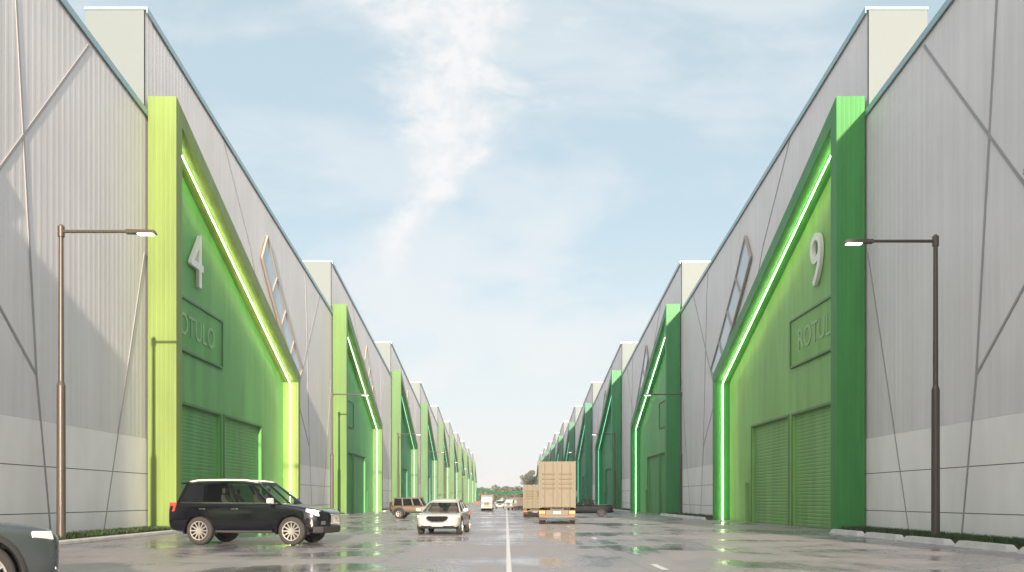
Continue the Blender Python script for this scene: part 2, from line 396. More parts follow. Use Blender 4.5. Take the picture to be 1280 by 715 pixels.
def warehouse_meshes(s):
    """local space: x = s * depth into the building from the wall plane, y along the street, z up"""
    M = {}
    # corrugated upper cladding, real ribs
    b = MB(); pitch, d = 0.40, 0.004; prof = []
    yy = 0.0
    while yy < L - 1e-6:
        for dy_, uu in ((0, 0), (0.20, 0), (0.235, -d), (0.365, -d)):
            if yy + dy_ <= L: prof.append((yy + dy_, uu))
        yy += pitch
    prof.append((L, 0))
    for (ya, ua), (yb, ub) in zip(prof, prof[1:]):
        b.poly([(ua, ya, 4.25), (ub, yb, 4.25), (ub, yb, top(yb)), (ua, ya, top(ya))])
    b.poly([(-d, 0, 4.25), (0.1, 0, 4.25), (0.1, L, 4.25), (-d, L, 4.25)])
    M['cladding'] = (b, CLAD, False)
    # concrete plinth in three courses with dark joints
    b = MB()
    for z0, z1 in ((0, 0.985), (1.015, 2.635), (2.665, 4.24)):
        b.box(-0.018, 0.1, 0.004, L - 0.004, z0, z1)
    b.box(-0.002, 0.09, 0.01, L - 0.01, 0.5, 4.2, 1)
    M['plinth'] = (b, [PANEL, DARK], False)
    b = MB(); b.prism([(0, 0), (L, 0), (L, H1 - .02), (0, H0 - .02)], 'x', 0.06, 2.7); M['parapet'] = (b, PALE, False)
    b = MB(); b.hexa([(2.7, 0.02, 0), (38, 0.02, 0), (38, L - .02, 0), (2.7, L - .02, 0)], [(2.7, 0.02, 17.2), (38, 0.02, 17.2), (38, L - .02, 17.2), (2.7, L - .02, 17.2)])
    M['roof'] = (b, ROOFM, False)
    b = MB(); b.hexa([(-.11, -.02, top(0)), (2.75, -.02, top(0)), (2.75, L, top(L)), (-.11, L, top(L))],
                     [(-.11, -.02, top(0) + .12), (2.75, -.02, top(0) + .12), (2.75, L, top(L) + .12), (-.11, L, top(L) + .12)])
    b.hexa([(-.11, -.02, top(0) - .16), (-.065, -.02, top(0) - .16), (-.065, L, top(L) - .16), (-.11, L, top(L) - .16)],
           [(-.11, -.02, top(0)), (-.065, -.02, top(0)), (-.065, L, top(L)), (-.11, L, top(L))])
    M['coping'] = (b, COPING, False)
    # flat ribs that cross the cladding
    q = Y0 - L
    for nr, (ya, za, yb, zb, w) in enumerate(((28.7 - q, 18.1, 29.95 - q, 5.77, .14), (29.95 - q, 5.77, 30.9 - q, 0.1, .14), (28.7 - q, 18.1, 28.35 - q, top(28.35 - q) - .4, .14),
                                (33.7 - q, 19.2, 26.4 - q, 10.5, .15), (26.0 - q, 9.2, 29.9 - q, 5.85, .14), (39.1 - q - .2, 12.6, 34.9 - q, 0.1, .10),
                                (10.6, 22.2, 15.8, 17.6, .09), (15.8, 17.6, 19.0, 13.2, .09))):
        b = MB(); b.bar((-.010, ya, za), (-.010, yb, zb), .04, w * .72, up=(0, 0.3, 1))
        M['rib%d' % nr] = (b, RIB, False)
    # slanted strip of four panes beyond the portal's slope
    right = [(19.5, 19.3), (21.9, 17.1), (24.3, 15.3), (26.7, 13.5), (29.4, 11.7)]
    left = [(18.2, 17.5), (20.5, 15.6), (22.9, 13.8), (25.5, 12.1), (28.0, 10.6)]
    b = MB()
    U = -.13
    P = lambda p: (U, p[0], p[1])
    for r in (right, left):
        for a, c in zip(r, r[1:]): b.bar(P(a), P(c), .14, .16, up=(0, 0.6, 0.8))
    for a, c in zip(left, right): b.bar(P(a), P(c), .14, .16, up=(0, -0.8, 0.6))
    M['window_frame'] = (b, FRAMEM, False)
    for k in range(4):
        b = MB(); b.prism([left[k], left[k + 1], right[k + 1], right[k]], 'x', -.12, -.06); M['pane%d' % k] = (b, WGLASS, False)
    # portal: sloping frame
    outer = [(0, 0), (PW, 0), (PW, PH0 - PK * PW), (0, PH0)]
    ya, yb = 0.7, PW - 0.5
    inner = [(ya, 0), (yb, 0), (yb, pin(yb)), (ya, pin(ya))]
    b = MB(); u0, u1 = -1.4, -.12
    Q = lambda p, uu: (uu, p[0], p[1])
    for i in (1, 2, 3):
        j = (i + 1) % 4
        b.poly([Q(outer[i], u0), Q(outer[j], u0), Q(inner[j], u0), Q(inner[i], u0)])        # front
        b.poly([Q(outer[i], u1), Q(outer[j], u1), Q(inner[j], u1), Q(inner[i], u1)])        # back
        b.poly([Q(outer[i], u0), Q(outer[j], u0), Q(outer[j], u1), Q(outer[i], u1)])        # outside
        b.poly([Q(inner[i], u0), Q(inner[j], u0), Q(inner[j], u1), Q(inner[i], u1)])        # reveal
    M['portal_frame'] = (b, PAINT, False)
    # recessed wall with openings cut for the doors
    b = MB(); ur, ui = -.3, -.125
    cuts = [(ya + .003, 1.9, 0), (1.9, 9.3, DH), (9.3, 9.95, 0), (9.95, 17.3, DH), (17.3, 17.75, 0), (17.75, 18.85, 2.6), (18.85, yb - .003, 0)]
    for a, c, z in cuts:
        b.poly([(ur, a, z), (ur, c, z), (ur, c, pin(c) - .003), (ur, a, pin(a) - .003)])
        if z:
            b.poly([(ur, a, 0), (ui, a, 0), (ui, a, z), (ur, a, z)]); b.poly([(ur, c, 0), (ui, c, 0), (ui, c, z), (ur, c, z)])
            b.poly([(ur, a, z), (ur, c, z), (ui, c, z), (ui, a, z)])
    M['portal_wall'] = (b, PAINT_WALL, False)
    for k, (a, c) in enumerate(DOORS):
        b = MB(); z = 0.0; prof = [(0, 0)]
        while z < DH - .01:
            for h, uu in ((.0, 0), (.04, -.016), (.15, -.016), (.19, 0)):
                prof.append((min(DH, z + h), uu))
            z += .19
        for (za, ua), (zb, ub) in zip(prof, prof[1:]):
            if zb > za: b.poly([(ui + ua, a, za), (ui + ua, c, za), (ui + ub, c, zb), (ui + ub, a, zb)])
        M['door%d' % k] = (b, PAINT_FLAT, False)
        b = MB()
        for p in (a - .11, c - .01): b.box(ur - .05, ur - .003, p, p + .12, 0, DH + .12)
        b.box(ur - .05, ur - .003, a + .012, c - .012, DH, DH + .12)
        M['frame%d' % k] = (b, PAINT_DARK, False)
    b = MB(); b.box(ui - .02, ui, 17.76, 18.84, 0.01, 2.59); M['personnel_door'] = (b, PAINT_FLAT, False)
    b = MB(); b.box(ui - .09, ui - .02, 17.86, 17.92, 1.0, 1.2); M['handle'] = (b, CHROME, False)
    # light line along the middle of the reveal
    b = MB(); uc = -.85
    b.hexa([(uc - .015, ya + .05, pin(ya + .05) - .15), (uc + .015, ya + .05, pin(ya + .05) - .15), (uc + .015, yb - .19, pin(yb - .19) - .15), (uc - .015, yb - .19, pin(yb - .19) - .15)],
           [(uc - .015, ya + .05, pin(ya + .05) - .19), (uc + .015, ya + .05, pin(ya + .05) - .19), (uc + .015, yb - .19, pin(yb - .19) - .19), (uc - .015, yb - .19, pin(yb - .19) - .19)])
    b.box(uc - .015, uc + .015, yb - .19, yb - .15, 0.02, pin(yb) - .17)
    M['light_line'] = (b, LED[0], False)
    # name panel: a shallow framed box
    a, c, z0, z1 = 0.95, 9.35, 8.9, 11.4
    b = MB(); b.box(ur - .06, ur - .003, a, c, z0, z1); M['sign_panel'] = (b, PAINT_FLAT, False)
    b = MB()
    for (p0, p1, q0, q1) in ((a - .10, c + .10, z0 - .10, z0), (a - .10, c + .10, z1, z1 + .10), (a - .10, a, z0 + .001, z1 - .001), (c, c + .10, z0 + .001, z1 - .001)):
        b.box(ur - .14, ur - .003, p0, p1, q0, q1)
    M['sign_frame'] = (b, PAINT_DARK, False)
    M = {k: b.mesh(k, m, sm, flip=s) for k, (b, m, sm) in M.items()}
    me = on_wall(text_mesh('ROTULO', 1.4, .018, 'lettering'), s, ur - .06 - .02, 5.15, 9.62, 5.9, 1.10); me.materials.append(PAINT_LETTER); M['lettering'] = me
    return M
WM = {s: warehouse_meshes(s) for s in (-1, 1)}

def lerp(a, b, t): return tuple(x + (y - x) * t for x, y in zip(a, b))
FRAME_COL = {-1: [(0.150, 0.215, 0.058), (0.090, 0.185, 0.045), (0.066, 0.160, 0.050), (0.058, 0.145, 0.055), (0.066, 0.140, 0.058)],  # left row yellower, right row darker: sun and shade painted into one green
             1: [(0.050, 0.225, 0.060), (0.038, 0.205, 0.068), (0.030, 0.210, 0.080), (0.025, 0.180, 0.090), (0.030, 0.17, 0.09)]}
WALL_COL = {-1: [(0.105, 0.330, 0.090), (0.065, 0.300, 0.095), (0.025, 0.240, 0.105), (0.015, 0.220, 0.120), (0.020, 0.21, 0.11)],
            1: [(0.200, 0.400, 0.120), (0.095, 0.320, 0.105), (0.025, 0.240, 0.105), (0.015, 0.210, 0.110), (0.020, 0.20, 0.11)]}  # right row's near recesses lighter: strip-light glow put into the green
ORD = ['', 'first', 'second', 'third', 'fourth', 'fifth', 'sixth', 'seventh', 'eighth', 'ninth']
ROW = {-1: 'sunlit', 1: 'shaded'}
NUM = {-1: '4', 1: '9'}
def warehouse(s, k):
    M = WM[s]
    if k == -1: lab = 'grey corrugated warehouse wall %s' % ('behind the cropped grey car bonnet, nearest of the sunlit row' if s < 0 else 'behind the concrete kerb blocks, nearest of the shaded row')
    elif k == 0: lab = 'grey warehouse with lime green portal bearing white numeral %s' % NUM[s]
    else: lab = 'grey warehouse with %s portal, %s past numeral %s in the %s row' % ((['', 'bright green', 'mid green', 'pale green'][k] if s < 0 else ['', 'dark green', 'deep green', 'deep teal'][k]) if k < 4 else ('pale green' if s < 0 else 'dark teal'), ORD[k], NUM[s], ROW[s])
    t = thing('warehouse', lab, 'warehouse', (s * WX, Y0 + L * k, 0), 0, 'warehouses lining the street')
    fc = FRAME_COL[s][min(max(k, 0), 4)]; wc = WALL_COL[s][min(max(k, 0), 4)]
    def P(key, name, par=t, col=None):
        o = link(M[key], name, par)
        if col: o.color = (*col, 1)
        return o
    P('cladding', 'wall'); P('plinth', 'plinth'); pr = P('parapet', 'parapet'); P('coping', 'coping', pr); P('roof', 'roof')
    for j in range(8): P('rib%d' % j, 'wall_rib')
    fr = P('window_frame', 'window')
    for j in range(4): P('pane%d' % j, 'pane', fr)
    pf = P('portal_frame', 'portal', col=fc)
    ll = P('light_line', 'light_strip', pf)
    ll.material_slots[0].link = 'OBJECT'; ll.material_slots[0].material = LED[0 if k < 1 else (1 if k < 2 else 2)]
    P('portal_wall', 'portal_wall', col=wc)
    for j in range(2):
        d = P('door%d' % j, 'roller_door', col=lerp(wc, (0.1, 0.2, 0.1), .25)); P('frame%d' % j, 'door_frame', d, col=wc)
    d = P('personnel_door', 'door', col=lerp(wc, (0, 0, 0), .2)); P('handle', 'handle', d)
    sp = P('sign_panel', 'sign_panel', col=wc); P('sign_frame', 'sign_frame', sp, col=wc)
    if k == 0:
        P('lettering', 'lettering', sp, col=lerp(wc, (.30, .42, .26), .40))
        me = on_wall(text_mesh(NUM[s], 3.4, .09, 'number'), s, -.3 - .14, 5.15, 12.4, 1.75 if s < 0 else 1.5, 2.7); me.materials.append(WHITE)
        link(me, 'number_sign', t)
for s in (-1, 1):
    for k in range(-1, NB): warehouse(s, k)

# ------------------------------------------------------------------ haze in the air
hz_m = bpy.data.materials.new('haze'); hz_m.use_nodes = True; hz_m.node_tree.nodes.clear()
hg = G(hz_m.node_tree); ho = hg.n('ShaderNodeOutputMaterial')
hv = hg.n('ShaderNodeVolumePrincipled', i_Color=(0.93, 0.94, 0.95, 1), i_Density=0.0004, i_Anisotropy=0.1)
hg.link(hv.outputs[0], ho.inputs['Volume'])
o = MB().box(-910, 910, -160, 1010, -1.0, 25.5).build('haze', hz_m); o['kind'] = 'stuff'; o['label'] = 'thin pale haze over the street'; o['category'] = 'haze'

# ------------------------------------------------------------------ kerbs, kerb blocks, grass strips
def kerb_strip(s, y0, y1):
    o = MB().box(*sorted((s * 14.55, s * 14.95)), y0, y1, -.01, .13).build('kerb', KERB, bevel=.03); o['kind'] = 'structure'
    o['label'] = 'low concrete kerb along the planting strip'; o['category'] = 'kerb'
def grass_strip(s, y0, y1, n):
    rnd = random.Random(int(y0 * 10) + s); b = MB()
    b.box(*sorted((s * 15.0, s * 16.2)), y0, y1, .005, .17)
    for _ in range(n):
        x = s * rnd.uniform(14.98, 16.2); y = rnd.uniform(y0, y1); h = rnd.uniform(.10, .24); a = rnd.uniform(0, math.pi); w = rnd.uniform(.012, .03)
        dx_, dy_ = w * math.cos(a), w * math.sin(a); lx, ly = rnd.gauss(0, .05), rnd.gauss(0, .05)
        b.poly([(x - dx_, y - dy_, .14), (x + dx_, y + dy_, .14), (x + lx, y + ly, .12 + h)])
    o = b.build('grass', GRASS); o['kind'] = 'stuff'; o['label'] = 'dark grass strip at the foot of the warehouse wall'; o['category'] = 'grass'
kerb_strip(-1, 21.3, 38.8)
for k in range(0, 4):
    y = Y0 + L * k
    kerb_strip(-1, y + PW + .3, y + L - .3)
    if k: kerb_strip(1, y + PW + .3, y + L - .3)
for s in (-1, 1):
    grass_strip(s, 21.3, 38.85, 11000)
    for k in range(0, 3): grass_strip(s, Y0 + L * k + PW + .2, Y0 + L * (k + 1) - .15, 1500)
blk = MB(); blk.hexa([(-.2, -1.5, 0), (.2, -1.5, 0), (.2, 1.5, 0), (-.2, 1.5, 0)], [(-.12, -1.3, .19), (.12, -1.3, .19), (.12, 1.3, .19), (-.12, 1.3, .19)])
BLK = blk.mesh('kerb_block', KERB)
LB = ['pale concrete kerb block touching the numeral 9 portal', 'pale concrete kerb block second from the numeral 9 portal', 'pale concrete kerb block at the foot of the dark lamp post',
      'pale concrete kerb block just nearer than the dark lamp post', 'pale concrete kerb block cut by the edge of the photo']
for i in range(5):
    tag(link(BLK, 'kerb_block', None, (14.42 + .03 * (i % 2), 36.6 - 3.5 * i, 0), (0, 0, R(.6 * (-1) ** i))), LB[i], 'kerb block', 'kerb blocks by the shaded grass strip')
for i in range(5):
    tag(link(BLK, 'kerb_block', None, (14.42, 64.6 + 3.5 * i, 0)), 'small pale kerb block far along the grass between the numeral 9 portal and next portal', 'kerb block', 'far kerb blocks past the numeral 9 portal')

# ------------------------------------------------------------------ street lamps
def lamp_proto():
    t = thing('street_lamp', '', 'street lamp', (0, 0, 0), 0, 'street lamps along both kerbs')
    HT = 10.75
    b = MB(); b.tube((0, 0, 0), (0, 0, 5.35), .145, .135, 20); b.tube((0, 0, 5.35), (0, 0, 5.5), .135, .09, 20); b.tube((0, 0, 5.5), (0, 0, HT - .1), .09, .075, 20)
    b.tube((0, 0, HT - .35), (0, 0, HT), .11, .11, 16); b.tube((0, 0, HT), (0, 0, HT + .06), .07, .05, 16)
    b.build('pole', POLE, t, smooth=40)
    b = MB(); b.box(-.2, .2, -.2, .2, .0, .035)
    for sx in (-1, 1):
        for sy in (-1, 1): b.tube((sx * .15, sy * .15, .035), (sx * .15, sy * .15, .08), .02, .02, 6)
    b.build('base_plate', POLE, t)
    b = MB(); b.tube((.08, 0, HT - .17), (2.45, 0, HT - .17), .055, .05, 14); b.build('arm', POLE, t, smooth=40)
    h = MB(); hz = HT - .17
    h.hexa([(2.2, -.10, hz - .08), (3.22, -.16, hz - .09), (3.22, .16, hz - .09), (2.2, .10, hz - .08)], [(2.2, -.07, hz + .07), (3.18, -.12, hz + .03), (3.18, .12, hz + .03), (2.2, .07, hz + .07)])
    hd = h.build('lamp_head', POLE, t, bevel=.02)
    MB().box(2.62, 3.14, -.11, .11, hz - .115, hz - .085).build('lens', LAMPL, hd)
    b = MB(); b.box(-.03, .03, -.155, -.125, .7, 1.25); b.build('access_door', POLE, t)
    return t
lp = lamp_proto(); first = True
for s in (-1, 1):
    for i in range(7):
        y = 29.3 + 45.5 * i
        t = lp if first else copy_tree(lp); first = False
        t.location = (s * 15.1, y + (1.1 if s > 0 and i == 0 else 0), 0); t.rotation_euler = (0, 0, 0 if s < 0 else math.pi)
        where = ('beside the cropped grey car' if s < 0 else 'behind the kerb blocks') if i == 0 else '%s past the nearest one along the %s row' % (ORD[i], ROW[s])
        t['label'] = '%s street lamp %s' % ('tall tan lit' if s < 0 else 'tall dark shaded', where)

# ------------------------------------------------------------------ vehicles
def wheel_meshes(r, w, spokes, rim_k=.66, rim_mat=ALLOY):
    rr = r * rim_k
    ty = MB().lathe([(rr * .97, -w / 2 + .01), (r * .86, -w / 2), (r * .955, -w / 2 + .015), (r, -w / 2 + .05), (r, w / 2 - .05), (r * .955, w / 2 - .015), (r * .86, w / 2), (rr * .97, w / 2 - .01), (rr * .97, -w / 2 + .01)], 36)
    b = MB()
    b.lathe([(rr * .98, w / 2 - .012), (rr, w / 2 + .002), (rr * .92, w / 2 - .004), (rr * .90, -w / 2 + .03), (0.001, -w / 2 + .06)], 36, mi=1)
    b.lathe([(rr * .99, w / 2 - .008), (rr * 1.0, w / 2 + .006), (rr * .91, w / 2 + .004), (rr * .90, w / 2 - .03)], 36)
    b.lathe([(.001, w / 2 - .01), (rr * .16, w / 2 - .01), (rr * .22, w / 2 - .03), (rr * .22, w / 2 - .08)], 16)
    for k in range(spokes):
        a = 2 * math.pi * k / spokes; ca, sa = math.cos(a), math.sin(a)
        P = lambda q, sw, h: [(q * ca - e * sw * sa, h, q * sa + e * sw * ca) for e in (-1, 1)]
        sw0, sw1 = rr * .075, rr * .06 if spokes > 8 else rr * .13
        A, B = P(rr * .16, sw0, w / 2 - .018), P(rr * .94, sw1, w / 2 - .006)
        A2, B2 = P(rr * .16, sw0, w / 2 - .06), P(rr * .94, sw1, w / 2 - .045)
        b.hexa([A[0], A[1], B[1], B[0]], [A2[0], A2[1], B2[1], B2[0]])
    return ty.mesh('tyre', TYRE, smooth=50), b.mesh('rim', [rim_mat, TRIM], smooth=35)
def add_wheel(root, me, x, y, z, name='wheel', rz=None):
    w = bpy.data.objects.new(name, None); C.objects.link(w); w.parent = root; w.location = (x, y, z); w.empty_display_size = .1
    w.rotation_euler = (0, 0, (0 if y > 0 else math.pi) if rz is None else rz)
    link(me[0], 'tyre', w); link(me[1], 'rim', w)
def section(x, zb, zt, hw, k=.92):
    h = zt - zb
    half = [(.78 * hw, zb), (.955 * hw, zb + .10 * h), (.99 * hw, zb + .30 * h), (1.0 * hw, zb + .55 * h), (.985 * hw, zb + .80 * h), (k * hw, zt - .015), ((k - .16) * hw, zt)]
    return [(x, y, z) for y, z in half] + [(x, -y, z) for y, z in reversed(half)]
def car_body(root, stations, mat, wheels, r_arch, depth=.36, sub=2, k=.92):
    b = MB(); b.loft([section(*s, k=k) for s in stations])
    o = b.build('body', [mat, TRIM], root, smooth=True)
    md = o.modifiers.new('s', 'SUBSURF'); md.levels = md.render_levels = sub
    cut = MB()
    for (x, y, z) in wheels:
        sgn = 1 if y > 0 else -1
        cut.tube((x, sgn * (abs(y) - depth), z), (x, sgn * (abs(y) + .4), z), r_arch, r_arch, 32, mi=1)
    co = cut.build('cut', [mat, TRIM]); bm = o.modifiers.new('b', 'BOOLEAN'); bm.object = co; bm.operation = 'DIFFERENCE'; bm.solver = 'EXACT'
    baked(o); bpy.data.objects.remove(co)
    me = o.data
    me.polygons.foreach_set('use_smooth', [True] * len(me.polygons)); me.set_sharp_from_angle(angle=R(38))
    return o
def cabin(root, mat, gl, belt, roof, fr, n_split, zb, zr, hb, ht, pw=.07, seats=(), rear_gl=None):
    """belt=(x rear, x front), roof=(x rear, x front), n_split = splits of the side glass as fractions"""
    rear_gl = rear_gl or gl
    b = MB(); (br, bf), (rr, rf) = belt, roof
    rings = []
    for t in [i / 6 for i in range(7)]:
        x = rr + (rf - rr) * t; e = 1 - abs(2 * t - 1) ** 3 * .05; z = zr - (abs(2 * t - 1) ** 2.5) * fr
        rings.append([(x, -ht * e, z - .07), (x, -ht * e * .97, z - .015), (x, -ht * e * .75, z + .025), (x, 0, z + .04), (x, ht * e * .75, z + .025), (x, ht * e * .97, z - .015), (x, ht * e, z - .07)])
    b.loft(rings)
    zt = zr - fr - .03
    at = lambda f: (br + (bf - br) * f, rr + (rf - rr) * f)        # belt x, roof x at fraction f
    for sg in (-1, 1):
        for f in [0.0] + list(n_split) + [1.0]:
            xb, xt = at(f); w = pw if 0 < f < 1 else pw * 1.25
            o_ = 0 if 0 < f < 1 else (w / 2 if f == 0 else -w / 2)
            p = [(xb + o_ - w / 2, sg * hb, zb - .03), (xb + o_ + w / 2, sg * hb, zb - .03), (xb + o_ + w / 2, sg * (hb - .06), zb - .03), (xb + o_ - w / 2, sg * (hb - .06), zb - .03)]
            q = [(xt + o_ - w / 2, sg * ht, zt), (xt + o_ + w / 2, sg * ht, zt), (xt + o_ + w / 2, sg * (ht - .06), zt), (xt + o_ - w / 2, sg * (ht - .06), zt)]
            b.hexa(p, q)
    b.build('roof', mat, root, smooth=35)
    fs = [0.0] + list(n_split) + [1.0]
    for sg in (-1, 1):
        for f0, f1 in zip(fs, fs[1:]):
            (b0, t0), (b1, t1) = at(f0), at(f1); e = pw * .5
            if f0 == 0: b0 += e * 2; t0 += e * 2
            else: b0 += e; t0 += e
            if f1 == 1: b1 -= e * 2; t1 -= e * 2
            else: b1 -= e; t1 -= e
            q = MB(); o1, o2 = sg * (hb - .018), sg * (ht - .018)
            q.hexa([(b0, o1, zb - .01), (b1, o1, zb - .01), (t1, o2, zt), (t0, o2, zt)], [(b0, o1 - sg * .008, zb - .01), (b1, o1 - sg * .008, zb - .01), (t1, o2 - sg * .008, zt), (t0, o2 - sg * .008, zt)])
            q.build('window', rear_gl if f0 == 0 and len(fs) > 3 else gl, root)
    for nm, xb, xt, d, gm in (('windscreen', bf, rf, 1, gl), ('rear_window', br, rr, -1, rear_gl)):
        q = MB(); A = []; 
        for i in range(9):
            t = i / 8 * 2 - 1; bl = (1 - t * t) * .09 * d
            A.append(((xb + bl, t * (hb - .06), zb - .02), (xt + bl * .6, t * (ht - .06), zr - fr + .0)))
        for a, c in zip(A, A[1:]): q.poly([a[0], c[0], c[1], a[1]])
        q.build(nm, gm, root, smooth=True)
    for (x, y) in seats:
        q = MB()
        q.loft([[(x + .30, y - .22, zb - .10), (x + .30, y + .22, zb - .10), (x - .02, y + .22, zb - .10), (x - .02, y - .22, zb - .10)],
                [(x + .02, y - .22, zb + .10), (x + .02, y + .22, zb + .10), (x - .14, y + .22, zb + .10), (x - .14, y - .22, zb + .10)],
                [(x - .06, y - .15, zb + .24), (x - .06, y + .15, zb + .24), (x - .16, y + .15, zb + .24), (x - .16, y - .15, zb + .24)]])
        q.box(x - .15, x - .05, y - .12, y + .12, zb + .26, zb + .42)
        q.build('seat', SEAT, root, bevel=.03)
def mirror(root, mat, x, y, z, s=1.0):
    sg = 1 if y > 0 else -1; b = MB()
    b.loft([[(x - .06 * s, y, z), (x + .04 * s, y, z), (x + .04 * s, y, z + .06 * s), (x - .06 * s, y, z + .06 * s)],
            [(x - .09 * s, y + sg * .10 * s, z - .02 * s), (x + .06 * s, y + sg * .08 * s, z - .02 * s), (x + .06 * s, y + sg * .08 * s, z + .14 * s), (x - .09 * s, y + sg * .10 * s, z + .14 * s)],
            [(x - .08 * s, y + sg * .24 * s, z), (x + .02 * s, y + sg * .24 * s, z), (x + .02 * s, y + sg * .24 * s, z + .12 * s), (x - .08 * s, y + sg * .24 * s, z + .12 * s)]])
    b.build('mirror', mat, root, bevel=.015)
def arch_trim(root, wheels, r, mat, hw, t=.05, wide=.03):
    for (x, y, z) in wheels:
        sg = 1 if y > 0 else -1; b = MB(); ring = []
        for i in range(17):
            a = R(-12 + 204 * i / 16); ca, sa = math.cos(a), math.sin(a)
            P = lambda q, yy: (x + q * ca, sg * yy, z + q * sa)
            ring.append([P(r - .012, hw - .10), P(r + t, hw - .10), P(r + t, hw + wide * .5), P(r + t * .4, hw + wide), P(r - .012, hw + wide)])
        b.loft(ring); b.build('wheel_arch', mat, root, smooth=40)
def panel(root, name, pts, mat, d=(0, 0, .01), bevel=0.0):
    """a thin solid panel: polygon in space thickened by d"""
    q = MB(); d = Vector(d); q.hexa([Vector(p) for p in pts], [Vector(p) + d for p in pts]); return q.build(name, mat, root, bevel=bevel)
def handles(root, mat, pts):
    for (x, y, z) in pts:
        sg = 1 if y > 0 else -1; b = MB(); b.box(x - .09, x + .09, *sorted((y, y + sg * .035)), z, z + .035); b.build('door_handle', mat, root, bevel=.01)

def suv():
    t = thing('sport_utility_vehicle', 'black four door sport utility vehicle parked before the numeral 4 portal', 'SUV')
    hw = .97; rw = .40; wb = 1.40
    wh = [(wb + .02, hw - .12, rw), (wb + .02, -(hw - .12), rw), (-wb, hw - .12, rw), (-wb, -(hw - .12), rw)]
    st = [(-2.40, .50, 1.02, .82), (-2.395, .46, 1.10, .86), (-2.36, .40, 1.18, .93), (-2.2, .33, 1.205, .975), (-1.9, .31, 1.215, .985), (-1.2, .30, 1.21, .985), (0, .30, 1.20, .985), (.85, .30, 1.19, .985), (1.05, .30, 1.18, .985),
          (1.5, .30, 1.125, .98), (1.9, .31, 1.07, .96), (2.12, .33, 1.03, .90), (2.28, .36, .985, .78), (2.38, .40, .935, .60), (2.42, .44, .89, .46), (2.425, .46, .87, .42)]
    car_body(t, st, BLACKP, wh, .46)
    cabin(t, BLACKP, CGLASS, (-2.16, 1.10), (-1.92, .38), .05, (.27, .585, .875), 1.19, 1.80, .885, .735, .085, seats=((.25, .40), (.25, -.40), (-.75, .42), (-.75, -.42)), rear_gl=TGLASS)
    arch_trim(t, wh, .46, BLACKP, hw - .035, .05, .012)
    me = wheel_meshes(rw, .26, 12, .68)
    for w in wh: add_wheel(t, me, *w)
    for sg in (-1, 1):
        b = MB(); b.loft([[(x, sg * (yy + w), zz - .03), (x, sg * (yy - w), zz - .03), (x, sg * (yy - w), zz + .012), (x, sg * (yy + w), zz + .012)] for x, yy, zz, w in ((-1.85, .63, 1.80, .015), (-1.6, .63, 1.845, .03), (-.8, .63, 1.86, .03), (-.1, .62, 1.85, .03), (.25, .61, 1.80, .015))])
        b.build('roof_rail', RAIL, t)
        mirror(t, BLACKP if sg > 0 else RAIL, .84, sg * .93, 1.18, 1.05)
        # wrap-round headlight
        panel(t, 'headlight', [(1.84, sg * .945, .94), (1.84, sg * .92, 1.02), (2.10, sg * .835, .985), (2.30, sg * .61, .93), (2.33, sg * .60, .80), (2.16, sg * .84, .81)], HEADL2, (.02, sg * .025, .008))
        panel(t, 'tail_light', [(-2.375, sg * .84, .92), (-2.36, sg * .82, 1.20), (-2.11, sg * .925, 1.20), (-2.17, sg * .965, .95)], TAILL, (-.02, sg * .022, 0))
        panel(t, 'fog_light', [(2.24, sg * .80, .58), (2.33, sg * .68, .58), (2.33, sg * .68, .68), (2.24, sg * .80, .68)], CHROME, (.03, sg * .02, 0))
        panel(t, 'side_step', [(-.86, sg * .90, .36), (.86, sg * .90, .36), (.86, sg * 1.02, .36), (-.86, sg * 1.02, .36)], TRIM, (0, 0, .05))
        # bright line under the side glass
        panel(t, 'window_trim', [(-2.0, sg * .905, 1.185), (1.0, sg * .905, 1.165), (1.0, sg * .905, 1.19), (-2.0, sg * .905, 1.21)], CHROME, (0, sg * .012, 0))
    handles(t, CHROME, [(x, sg * .955, 1.0) for sg in (-1, 1) for x in (-.30, -1.30)][:4])
    b = MB()
    b.box(2.38, 2.42, -.38, .38, .60, .84, 1)
    for i in range(6): b.box(2.40, 2.435, -.34 + i * .13, -.315 + i * .13, .60, .84)
    b.box(2.37, 2.44, -.42, .42, .84, .875); b.box(2.37, 2.44, -.42, .42, .59, .62)
    b.build('grille', [CHROME, TRIM], t, bevel=.008)
    MB().hexa([(2.05, -.93, .33), (2.30, -.76, .33), (2.44, -.40, .33), (2.44, .40, .33), (2.30, .76, .33), (2.05, .93, .33)], [(2.07, -.935, .53), (2.32, -.77, .53), (2.46, -.40, .53), (2.46, .40, .53), (2.32, .77, .53), (2.07, .935, .53)]).build('bumper', TRIM, t, bevel=.04)
    MB().hexa([(-2.44, -.70, .40), (-2.22, -.92, .40), (-2.22, .92, .40), (-2.44, .70, .40)], [(-2.45, -.72, .62), (-2.24, -.94, .62), (-2.24, .94, .62), (-2.45, .72, .62)]).build('rear_bumper', BLACKP, t, bevel=.05)
    MB().hexa([(-2.10, -.66, 1.72), (-1.80, -.68, 1.72), (-1.80, .68, 1.72), (-2.10, .66, 1.72)], [(-2.13, -.66, 1.765), (-1.80, -.68, 1.80), (-1.80, .68, 1.80), (-2.13, .66, 1.765)]).build('spoiler', BLACKP, t, bevel=.015)
    return t
t = suv(); t.location = (-8.44, 29.35, 0); t.rotation_euler = (0, 0, R(-7)); t.scale = (1.12, 1.12, 1.16)

